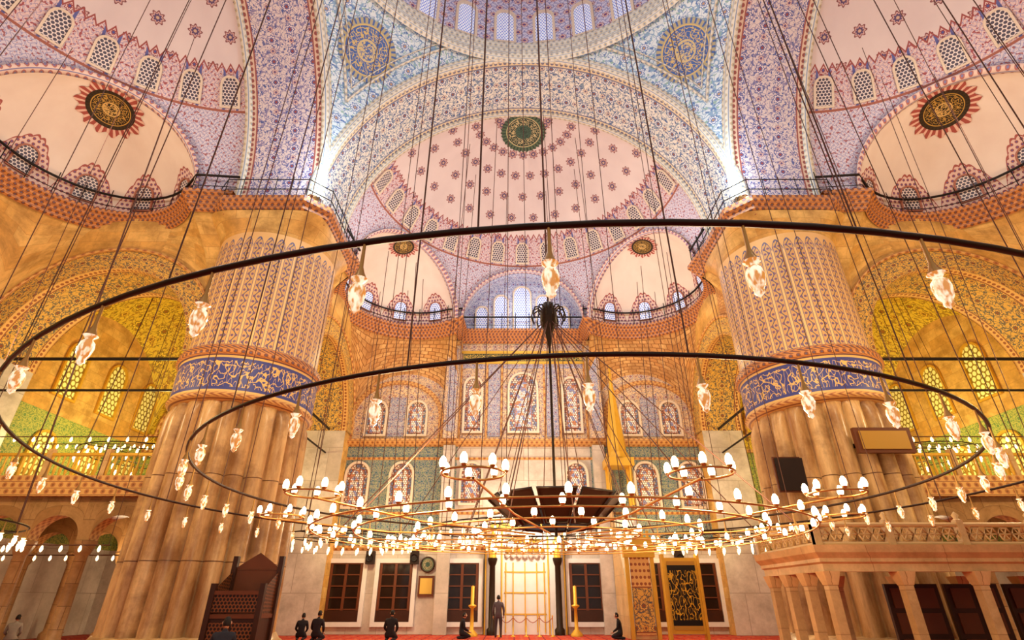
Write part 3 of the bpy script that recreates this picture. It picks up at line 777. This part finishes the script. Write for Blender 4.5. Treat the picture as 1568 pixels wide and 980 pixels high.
# ------------------------------------------------------------ pillars
for s_ in (-1,1):
    root=empty('pillar',(0,0,0)); cx=s_*PX; cy=CY+PX
    mb=MB(); nf=22
    def rf(a,z):
        b_=abs(sin(nf*a/2))**.6; k=min(1,max(0,(8.0-z)/.5)); return 2.08+.48*b_*k+.1*(1-z/8)+(1-k)*.28
    mb.grid(lambda a,z:(cx+rf(a,z)*cos(a),cy+rf(a,z)*sin(a),z),rng(0,2*pi,nf*14),[0.6,3,5.5,7.3,7.6,7.7,7.8,7.9,8.0],M['pillar'],lambda a,z:(a*2.5,z))
    mb.lathe([(2.95,0),(2.95,.35),(2.8,.45),(2.7,.6),(2.2,.62)],(cx,cy,0),M['pillar'],64)
    mb.build('fluted_shaft',parent=root)
    mb=MB()
    mb.grid(lambda a,z:(cx+2.58*cos(a),cy+2.58*sin(a),8.15+z),rng(0,2*pi,96),[0,1.4],M['callip'],lambda a,z:(a*2.58,z))
    mb.lathe([(2.3,7.85),(2.6,7.95),(2.66,8.05),(2.6,8.15)],(cx,cy,0),M['cornice2'],64)
    mb.lathe([(2.58,9.55),(2.72,9.62),(2.72,9.75),(2.6,9.8),(2.68,9.9),(2.6,10.0),(2.45,10.05)],(cx,cy,0),M['cornice'],64)
    mb.build('inscription_collar',parent=root)
    mb=MB()
    mb.grid(lambda a,z:(cx+2.45*cos(a),cy+2.45*sin(a),9.8+z),rng(0,2*pi,96),rng(0,5.45,2),M['ptile'],lambda a,z:(a*2.5,z))
    def sup(a,h,p): 
        k=(abs(cos(a))**p+abs(sin(a))**p)**(-1/p); return h*k
    lv=[(15.25,2.45,2),(15.6,2.47,2.3),(16.0,2.5,3.4),(16.35,2.52,6)]
    mb.grid(lambda a,j:(cx+sup(a,lv[j][1],lv[j][2])*cos(a),cy+sup(a,lv[j][1],lv[j][2])*sin(a),lv[j][0]),rng(0,2*pi,96),[0,1,2,3],M['stone'],lambda a,j:(a*2.6,lv[j][0]))
    mb.box(cx-1.9,cx+1.9,cy-1.9,cy+1.6,16.3,17.5,M['stone'])
    mb.build('painted_drum',parent=root)
    mb=MB()
    ch=.75; h=2.42
    oct_=[(cx-h,cy+h-ch),(cx-h+ch,cy+h),(cx+h-ch,cy+h),(cx+h,cy+h-ch),(cx+h,cy-h+ch),(cx+h-ch,cy-h),(cx-h+ch,cy-h),(cx-h,cy-h+ch)][::-1]
    mb.sweep(oct_,[(-.2,16.05),(.0,16.2),(.0,16.35),(.12,16.45),(.12,16.6),(.28,16.75),(.28,17.02),(-1.6,17.04)],M['cornice'],True)
    mb.build('impost_cornice',parent=root)
    mb=MB()
    oo=[(cx+(x-cx)*1.07,cy+(y-cy)*1.07) for x,y in oct_]
    for z in (17.45,18.0): mb.tube([(p[0],p[1],z) for p in oo],.025,M['iron'],5,True)
    for i in range(8):
        a=Vector(oo[i]);b_=Vector(oo[(i+1)%8]); n=max(1,int((b_-a).length/.6))
        for k in range(n):
            q=a.lerp(b_,k/n); mb.tube([(q.x,q.y,17.0),(q.x,q.y,18.15)],.02,M['iron'],4)
    mb.build('railing',parent=root)
    mb=MB()
    for dx,dy in ((-s_*2.2,-1.2),(-s_*1.6,-2.1)):
        mb.box(cx+dx-.15,cx+dx+.15,cy+dy-.1,cy+dy+.1,17.05,17.35,M['whitem']); mb.box(cx+dx-.12,cx+dx+.12,cy+dy-.07,cy+dy+.07,17.35,17.4,M['bulb'])
    mb.build('floodlights',parent=root)
mb=MB(); mb.box(10.8,12.7,17.55,17.7,5.9,6.75,M['wood2']); mb.box(10.95,12.55,17.52,17.56,6.02,6.63,M['callib'])
for x in (11.1,12.4): mb.box(x-.04,x+.04,17.65,18.2,6.2,6.35,M['iron'])
mb.build('calligraphy_plaque')
mb=MB(); mb.box(8.5,9.7,18.7,18.8,4.9,6.0,M['dark']); mb.box(8.45,9.75,18.78,18.85,4.85,6.05,M['wood2']); mb.box(9.0,9.6,18.85,19.6,5.4,5.5,M['iron']); mb.build('notice_board')

# ------------------------------------------------------------ chandeliers
def hanglamp(mb,x,y,z,k=1.0,gl=None,seg=8):
    mb.lathe([(.008*k,0.02),(.012*k,-.16*k),(.024*k,-.2*k),(.04*k,-.235*k)],(x,y,z),M['brass'],6)
    mb.lathe([(.044*k,-.235*k),(.02*k,-.262*k),(.040*k,-.285*k),(.046*k,-.32*k),(.038*k,-.37*k),(.022*k,-.40*k),(.026*k,-.415*k),(0,-.44*k)],(x,y,z),gl or M['glass'],seg)
def litlamp(mb,x,y,z,k=1.0):
    mb.lathe([(.0,0),(.02*k,.01),(.03*k,.03*k)],(x,y,z),M['brass'],5)
    mb.lathe([(.026*k,.03*k),(.036*k,.06*k),(.032*k,.10*k),(.014*k,.13*k),(0,.135*k)],(x,y,z),M['bulb'],8)
root=empty('ring_chandelier')
mb=MB(); CXA,CXB=0.05,0.17; ZR=3.175; ZB=3.19; RB=5.45
mb.tube([(CXA+7*cos(a),CY+7*sin(a),ZR) for a in rng(0,2*pi,128)[:-1]],.018,M['bronze'],8,True)
mb.tube([(CXB+RB*cos(a),CY+RB*sin(a),ZB) for a in rng(0,2*pi,128)[:-1]],.02,M['bronze'],8,True)
mb.build('rings',parent=root)
mb=MB()
for i in range(48):
    a=2*pi*(i+.37)/48; hanglamp(mb,CXA+7*cos(a),CY+7*sin(a),ZR,.92,M['glass'],12)
for i in range(42):
    a=2*pi*(i+.1)/42; hanglamp(mb,CXB+RB*cos(a),CY+RB*sin(a),ZB,1.0,M['glass'],10)
mb.build('hanging_lamps',parent=root)
mb=MB()
for i in range(24):
    a=2*pi*(i+.5)/24; r_=.005 if sin(a)<-.5 else .009
    mb.tube([(CXA+7*cos(a),CY+7*sin(a),ZR),(CXA+6.8*cos(a),CY+6.8*sin(a),37)],[r_,r_*2.6],M['cable'],4)
for i in range(16):
    a=2*pi*(i+.2)/16; mb.tube([(CXB+RB*cos(a),CY+RB*sin(a),ZB),(CXB*.5+5*cos(a),CY+5*sin(a),39)],[.007,.02],M['cable'],4)
mb.tube([(0,CY,6.5),(0,CY,41)],[.02,.04],M['cable'],6)
for i in range(20):
    a=2*pi*(i+.3)/20; r=1.5 if i%2 else 3.4
    mb.tube([(.1*cos(a),CY+.1*sin(a),6.3),(r*cos(a),CY+r*sin(a),2.5)],.009,M['cable'],4)
mb.build('suspension_cables',parent=root)
ZL=2.48
mb=MB()
mb.lathe([(.02,6.75),(.1,6.7),(.16,6.5),(.16,6.25),(.08,6.1),(.03,5.8),(.0,5.7)],(0,CY,0),M['bronze'],12)
for i in range(14):
    a=2*pi*i/14; mb.tube([(r*cos(a),CY+r*sin(a),z) for r,z in ((.1,6.5),(.2,6.6),(.29,6.56),(.33,6.42),(.3,6.32))],.016,M['bronze'],5)
for i in range(10):
    a0=2*pi*i/10; a1=a0+2*pi/10*.86
    P=[(.62*cos(a0),CY+.62*sin(a0),2.62),(.62*cos(a1),CY+.62*sin(a1),2.62),(1.08*cos(a1),CY+1.08*sin(a1),3.05),(1.08*cos(a0),CY+1.08*sin(a0),3.05)]
    mb.quad(P,M['bronze'])
    mb.tube(P,.025,M['bronze'],5,True)
mb.tube([(0,CY,5.8),(0,CY,2.5)],.025,M['bronze'],6)
for r in (1.3,2.2,3.1,3.7): mb.tube([(r*cos(a),CY+r*sin(a),ZL) for a in rng(0,2*pi,72)[:-1]],.012,M['brass'],6,True)
for i in range(12):
    a=2*pi*(i+.5)/12; mb.tube([(.5*cos(a),CY+.5*sin(a),ZL),(2.6*cos(a),CY+2.6*sin(a),ZL),(4.1*cos(a),CY+4.1*sin(a),ZL+.12)],.013,M['brass'],6)
cl=[]
for i in range(12):
    a=2*pi*(i+.5)/12; c=(4.1*cos(a),CY+4.1*sin(a)); cl.append(c)
    mb.tube([(c[0]+.3*cos(b_),c[1]+.3*sin(b_),ZL+.16) for b_ in rng(0,2*pi,20)[:-1]],.012,M['brass'],5,True)
mb.build('central_star',parent=root)
mb=MB()
for c in cl:
    for k in range(7):
        b_=2*pi*k/7; litlamp(mb,c[0]+.3*cos(b_),c[1]+.3*sin(b_),ZL+.16,1.0)
for r,n in ((1.3,14),(2.2,24),(3.1,30),(3.7,38)):
    for i in range(n):
        a=2*pi*(i+.25)/n; litlamp(mb,r*cos(a),CY+r*sin(a),ZL,1.05)
mb.build('lit_lamps',parent=root)

def small_ch(cx,cy,R,z,n,topz,inner=True):
    root=empty('small_ring_chandelier'); mb=MB()
    Rs=(R,R*.62) if inner else (R,)
    for r in Rs: mb.tube([(cx+r*cos(a),cy+r*sin(a),z) for a in rng(0,2*pi,64)[:-1]],.025,M['bronze'],6,True)
    for i in range(6):
        a=2*pi*i/6; mb.tube([(cx,cy,z),(cx+R*cos(a),cy+R*sin(a),z)],.016,M['bronze'],4)
    for i in range(8):
        a=2*pi*(i+.4)/8; mb.tube([(cx+R*cos(a),cy+R*sin(a),z),(cx+R*.8*cos(a),cy+R*.8*sin(a),topz)],.016,M['cable'],4)
    mb.build('frame',parent=root)
    mb=MB()
    for r in Rs:
        k=int(n*r/R)
        for i in range(k):
            a=2*pi*i/k; hanglamp(mb,cx+r*cos(a),cy+r*sin(a),z,1.2,M['smallbulb'],6)
    mb.build('lamps',parent=root)
small_ch(0,24.0,4.2,4.2,40,25.5)
small_ch(-16.5,13,3.6,3.3,34,22); small_ch(16.5,13,3.6,4.4,30,22)
small_ch(17.8,25.5,3.0,7.6,26,16)
small_ch(-17.8,25.5,3.0,7.6,26,16)
small_ch(-7.5,23.8,2.6,3.9,26,17.0); small_ch(8,23.8,2.6,3.9,26,17.0)

# ------------------------------------------------------------ muezzin platform
root=empty('muezzin_platform'); mb=MB()
X0,X1,Y0,Y1=6.7,15.6,13.9,17.2; dz=.14
mb.box(X0,X1,Y0,Y1,2.25+dz,2.55+dz,M['platform'])
mb.sweep([(X0,Y1),(X0,Y0),(X1,Y0)],[(-.2,2.05+dz),(.0,2.05+dz),(.0,2.22+dz),(.08,2.26+dz),(.08,2.34+dz),(.2,2.46+dz),(.24,2.62+dz),(-.1,2.64+dz)],M['platform'])
mb.build('slab',parent=root)
mb=MB()
cols=[(X0+.15+i*1.78,Y0+.15) for i in range(5)]+[(X0+.15,Y0+.15+i*1.0) for i in range(1,4)]+[(X0+.15+i*1.78,Y1-.15) for i in range(1,5)]
for x,y in cols:
    mb.box(x-.17,x+.17,y-.17,y+.17,0,.25,M['platform']); mb.box(x-.11,x+.11,y-.11,y+.11,.25,1.9,M['platform'])
    mb.grid(lambda a,k:(x+(.12,.15,.2)[k]*(1 if cos(a)>0 else -1),y+(.12,.15,.2)[k]*(1 if sin(a)>0 else -1),(1.9,2.0,2.2)[k]),[pi/4,3*pi/4,5*pi/4,7*pi/4,9*pi/4],[0,1,2],M['platform'],lambda a,k:(a*.2,k*.1),False)
mb.build('columns',parent=root)
mb=MB()
def bal(p,q):
    p=Vector(p);q=Vector(q);L=(q-p).length;d=(q-p)/L; n=int(L/.34)
    for z,r in ((2.66+dz,.05),(3.09+dz,.06)): mb.tube([(p.x,p.y,z),(q.x,q.y,z)],r,M['platform'],6)
    for i in range(n):
        c=p+d*(i+.5)*L/n
        mb.tube([(c.x+d.x*.16*cos(a),c.y+d.y*.16*cos(a),2.875+dz+.16*sin(a)) for a in rng(0,2*pi,6)[:-1]],.028,M['platform'],4,True)
        for a in rng(0,pi,3)[:-1]:
            mb.tube([(c.x-d.x*.15*cos(a),c.y-d.y*.15*cos(a),2.875+dz-.15*sin(a)),(c.x+d.x*.15*cos(a),c.y+d.y*.15*cos(a),2.875+dz+.15*sin(a))],.018,M['platform'],4)
    m=int(L/1.75)
    for i in range(m+1):
        c=p+d*i*L/m; mb.box(c.x-.08,c.x+.08,c.y-.08,c.y+.08,2.62+dz,3.2+dz,M['platform']); mb.lathe([(.09,3.2+dz),(.05,3.24+dz),(.08,3.31+dz),(0,3.4+dz)],(c.x,c.y,0),M['platform'],8)
bal((X0,Y0-.02),(X1,Y0-.02)); bal((X0,Y1),(X0,Y0))
mb.build('pierced_balustrade',parent=root)
mb=MB()
for x in (9.9,11.6,13.3):
    mb.box(x,x+1.5,Y1-.3,Y1-.2,0,2.0,M['wood']); 
    for i in range(2):
        for j in range(3): mb.box(x+.12+i*.7,x+.66+i*.7,Y1-.34,Y1-.3,.15+j*.62,.65+j*.62,M['wood2'])
mb.build('wood_panels',parent=root)

# preacher chair
mb=MB(); cx,cy=-8.25,16.9; q=.68
mb.box(cx-q-.07,cx+q+.07,cy-.55,cy+.55,0,.12,M['wood'])
for dx in (-q,q):
    for dy in (-.48,.48): mb.box(cx+dx-.07,cx+dx+.07,cy+dy-.07,cy+dy+.07,.1,2.0 if dy<0 else 2.75,M['wood'])
mb.box(cx-q,cx+q,cy-.48,cy+.48,.15,1.15,M['wood']); mb.box(cx-q-.04,cx+q+.04,cy-.52,cy+.52,1.15,1.25,M['wood2'])
lat=m_lattice('carved_wood_lattice',C(120,66,34),C(30,16,10),.1,.36)
for x0,x1 in ((-q+.08,-.02),(.02,q-.08)):
    mb.quad([(cx+x0,cy-.5,.25),(cx+x1,cy-.5,.25),(cx+x1,cy-.5,1.05),(cx+x0,cy-.5,1.05)],lat)
mb.quad([(cx-q+.06,cy-.5,1.3),(cx+q-.06,cy-.5,1.3),(cx+q-.06,cy-.5,1.75),(cx-q+.06,cy-.5,1.75)],lat)
mb.box(cx-q-.02,cx+q+.02,cy-.54,cy-.46,1.72,1.82,M['wood2'])
mb.quad([(cx-q,cy+.5,1.2),(cx+q,cy+.5,1.2),(cx+q,cy+.5,2.4),(cx-q,cy+.5,2.4)],M['wood2'])
pk=[(cx-q,cy+.48,2.4),(cx+q,cy+.48,2.4),(cx+.4,cy+.48,2.6),(cx,cy+.48,2.85),(cx-.4,cy+.48,2.6)]
mb.add(pk,[[0,1,2,3,4]],[[(p[0],p[2]) for p in pk]],M['wood2'])
for dx in (-q,q): 
    mb.add([(cx+dx,cy-.5,1.8),(cx+dx,cy+.5,2.4),(cx+dx,cy+.5,1.25),(cx+dx,cy-.5,1.25)],[[0,1,2,3]],[[(0,.5),(1,1.2),(1,0),(0,0)]],lat)
mb.build('preacher_chair')

# ------------------------------------------------------------ people
def person(loc,rotz,pose,coat,pants,hair=C(30,22,18),s=1.0):
    root=empty('man_'+('standing' if pose=='stand' else 'kneeling'),loc)
    if pose=='stand':
        J={'pel':(0,0,.96,.15),'wst':(0,.01,1.12,.14),'chs':(0,.0,1.34,.165),'nk':(0,.0,1.5,.065),'nk2':(0,-.01,1.58,.055)}
        H={'hip':(.1,0,.9,.11),'kn':(.12,-.03,.5,.075),'an':(.12,.02,.09,.05),'toe':(.14,-.16,.04,.04)}
        A={'sh':(.19,0,1.43,.075),'el':(.26,.03,1.14,.052),'wr':(.24,-.1,.92,.036)}
        hd=(0,-.02,1.68); hand=(.24,-.13,.87)
    else:
        J={'pel':(0,.08,.28,.17),'wst':(0,.04,.42,.15),'chs':(0,-.01,.62,.17),'nk':(0,-.03,.78,.065),'nk2':(0,-.05,.85,.055)}
        H={'hip':(.12,.05,.24,.12),'kn':(.17,-.36,.11,.085),'an':(.12,.1,.07,.055),'toe':(.1,.24,.05,.04)}
        A={'sh':(.19,-.01,.71,.075),'el':(.25,-.05,.45,.055),'wr':(.16,-.27,.31,.036)}
        hd=(0,-.09,.95); hand=(.14,-.32,.28)
    V=[];R=[];E=[]
    def ad(p,par=None):
        V.append(p[:3]);R.append(p[3])
        if par is not None:E.append((par,len(V)-1))
        return len(V)-1
    p=ad(J['pel']);w=ad(J['wst'],p);c=ad(J['chs'],w);n=ad(J['nk'],c);ad(J['nk2'],n)
    for sx in (-1,1):
        q=p
        for k in ('hip','kn','an','toe'):
            v=H[k]; q=ad((v[0]*sx,v[1],v[2],v[3]),q)
        q=c
        for k in ('sh','el','wr'):
            v=A[k]; q=ad((v[0]*sx,v[1],v[2],v[3]),q)
    me=bpy.data.meshes.new('body'); me.from_pydata(V,E,[]); o=bpy.data.objects.new('body',me); sc.collection.objects.link(o); o.parent=root
    md=o.modifiers.new('s','SKIN'); md.use_smooth_shade=True
    for i,v in enumerate(me.skin_vertices[0].data): v.radius=(R[i],R[i]*(.72 if i in (p,w,c) else 1)); v.use_root=(i==0)
    o.modifiers.new('ss','SUBSURF').levels=2; o.modifiers['ss'].render_levels=2
    b=Bd('clothes'); x,y,z=b.obj(); nn=b.noise(b.comb(x,y,z),9,3)
    cc=b.mix(nn,tuple(k*.7 for k in coat[:3])+(1,),coat)
    me.materials.append(b.done(b.mix(z.lt(.86 if pose=='stand' else .2),cc,pants),.85))
    skin=plain('skin',C(200,150,118),.5,var=.05); hr=plain('hair',hair,.7)
    mb=MB()
    def hp(a,e,k=1.0,hairf=False):
        x=.078*cos(e)*sin(a); y=-.098*cos(e)*cos(a); z=.122*sin(e)
        if not hairf:
            if y<0:
                g=math.exp(-((x/.016)**2+((z+.01)/.025)**2)); y-=.028*g
                for ex in (-.032,.032): y+=.012*math.exp(-(((x-ex)/.014)**2+((z-.018)/.012)**2))
                y+=.006*math.exp(-((x/.03)**2+((z+.055)/.008)**2))
            if z<-.04: x*=.85
        return (hd[0]+x*k,hd[1]+y*k,hd[2]+z*k)
    mb.grid(lambda a,e:hp(a,e),rng(-pi,pi,32),rng(-pi/2,pi/2,24),skin,lambda a,e:(a,e))
    for sx in (-1,1): mb.lathe([(0,-.03),(.018,-.02),(.02,.02),(0,.035)],(hd[0]+sx*.08,hd[1]+.005,hd[2]),skin,8)
    mb.grid(lambda a,e:hp(a,e,1.07,True),rng(radians(62),radians(298),24),rng(-.45,pi/2,12),hr,lambda a,e:(a,e))
    mb.grid(lambda a,e:hp(a,e,1.07,True),rng(-radians(62),radians(62),12),rng(.75,pi/2,8),hr,lambda a,e:(a,e))
    for sx in (-1,1):
        hx,hy,hz=hand[0]*sx,hand[1],hand[2]; dn=(0,-.25,-1) if pose=='stand' else (0,-1,-.35)
        d=Vector(dn).normalized(); sd=Vector((0,1,0)) if pose=='stand' else Vector((1,0,0)); sd=(sd-d*sd.dot(d)).normalized(); wr=Vector((hx,hy,hz))-d*.05
        mb.tube([tuple(wr),tuple(wr+d*.03),tuple(wr+d*.08),tuple(wr+d*.1)],[.024,.034,.036,.02],skin,8)
        bend=Vector((-sx*.3,0,0)) if pose=='stand' else Vector((0,0,-.35))
        for k,L in enumerate((.065,.078,.072,.055)):
            b0=wr+d*.09+sd*(-.028+k*.019); b1=b0+d*L*.5; b2=b1+(d+bend).normalized()*L*.5
            mb.tube([tuple(b0),tuple(b1),tuple(b2)],[.009,.008,.006],skin,6)
        b0=wr+d*.03-sd*.03; b1=b0+(d-sd*.8).normalized()*.035; b2=b1+d*.03
        mb.tube([tuple(b0),tuple(b1),tuple(b2)],[.011,.01,.007],skin,6)
    mb.build('head_and_hands',parent=root)
    root.rotation_euler=(0,0,rotz); root.scale=(s,s,s)
DK=C(34,28,34)
person((-1.35,29.0,0),pi,'stand',C(92,80,84),C(70,60,64))
person((-3.0,28.4,0),pi/2+.3,'kneel',DK,DK)
person((-10.1,27.4,0),pi+.2,'kneel',DK,DK)
person((-9.25,26.9,0),pi-.1,'kneel',C(40,34,40),DK,s=1.1)
person((-6.0,26.8,0),pi,'kneel',C(36,28,30),DK,s=1.12)
person((-7.85,15.3,0),pi+.3,'kneel',C(40,40,50),DK,s=1.14)
person((4.2,28.0,0),-pi/2-.3,'kneel',C(30,24,26),DK)
person((-20.6,24.5,0),pi+.5,'kneel',C(150,140,130),DK)
person((-22,28.5,0),pi-.5,'kneel',C(60,60,80),DK)

# ------------------------------------------------------------ lights
def pt(x,y,z,p,c,r=.4):
    l=bpy.data.lights.new('lamp_and_fill_light','POINT'); l.energy=p*1.2; l.color=c; l.shadow_soft_size=r  # serves the chandelier and floodlights, and added fill lights without a lamp
    o=bpy.data.objects.new('lamp_and_fill_light',l); o.location=(x,y,z); sc.collection.objects.link(o)
W=(1,.75,.42); WW=(1,.86,.66); CO=(.82,.92,1.0); PK=(1,.97,.95)
for i in range(4):
    a=2*pi*(i+.5)/4; pt(3*cos(a),CY+3*sin(a),3.3,330,W,.3)
for s_ in (-1,1):
    pt(s_*8.3,17.2,18.3,400,(.76,.9,1)); pt(s_*8.0,1.5,18.6,240,CO)
    pt(s_*6.5,23,18.6,110,PK); pt(s_*6.6,27.5,18.6,110,CO)  # added fill inside the qibla semi-dome and exedrae, no fixture modelled
    pt(s_*17,15,18.6,190,WW); pt(s_*15,9,18.6,270,PK)  # added fill to brighten the side semi-domes, no lamp hangs here
    pt(s_*7.5,28,5,520,W); pt(s_*7,26.5,13,330,W)  # added warm fill washing the golden qibla wall
    pt(s_*18,26.5,8.6,820,(1,.90,.36)); pt(s_*18,25,3.0,190,W); pt(s_*17,15,9,850,W)
    pt(s_*9,14,10,430,W)  # added warm fill beside the pillars
pt(0,30.2,19,90,CO,.2); pt(0,24,19,140,PK); pt(0,29.0,5.0,620,WW); pt(0,28,12.5,380,WW)  # added fill brightening lunette, semi-dome, mihrab and upper wall
pt(0,9,24,850,(.92,.95,1)); pt(0,9,30,420,CO)  # added mid-air fill for pendentives and main dome
w=bpy.data.worlds.new('world'); sc.world=w; w.use_nodes=True
w.node_tree.nodes['Background'].inputs[0].default_value=(1,.93,.84,1); w.node_tree.nodes['Background'].inputs[1].default_value=.62

# ------------------------------------------------------------ camera
cam=bpy.data.cameras.new('camera'); cam.sensor_width=36; cam.lens=829/1600*36; cam.clip_end=300
co=bpy.data.objects.new('camera',cam); co.location=(-.7,0,1.6); co.rotation_euler=(pi/2+radians(27.8),0,0)
sc.collection.objects.link(co); sc.camera=co
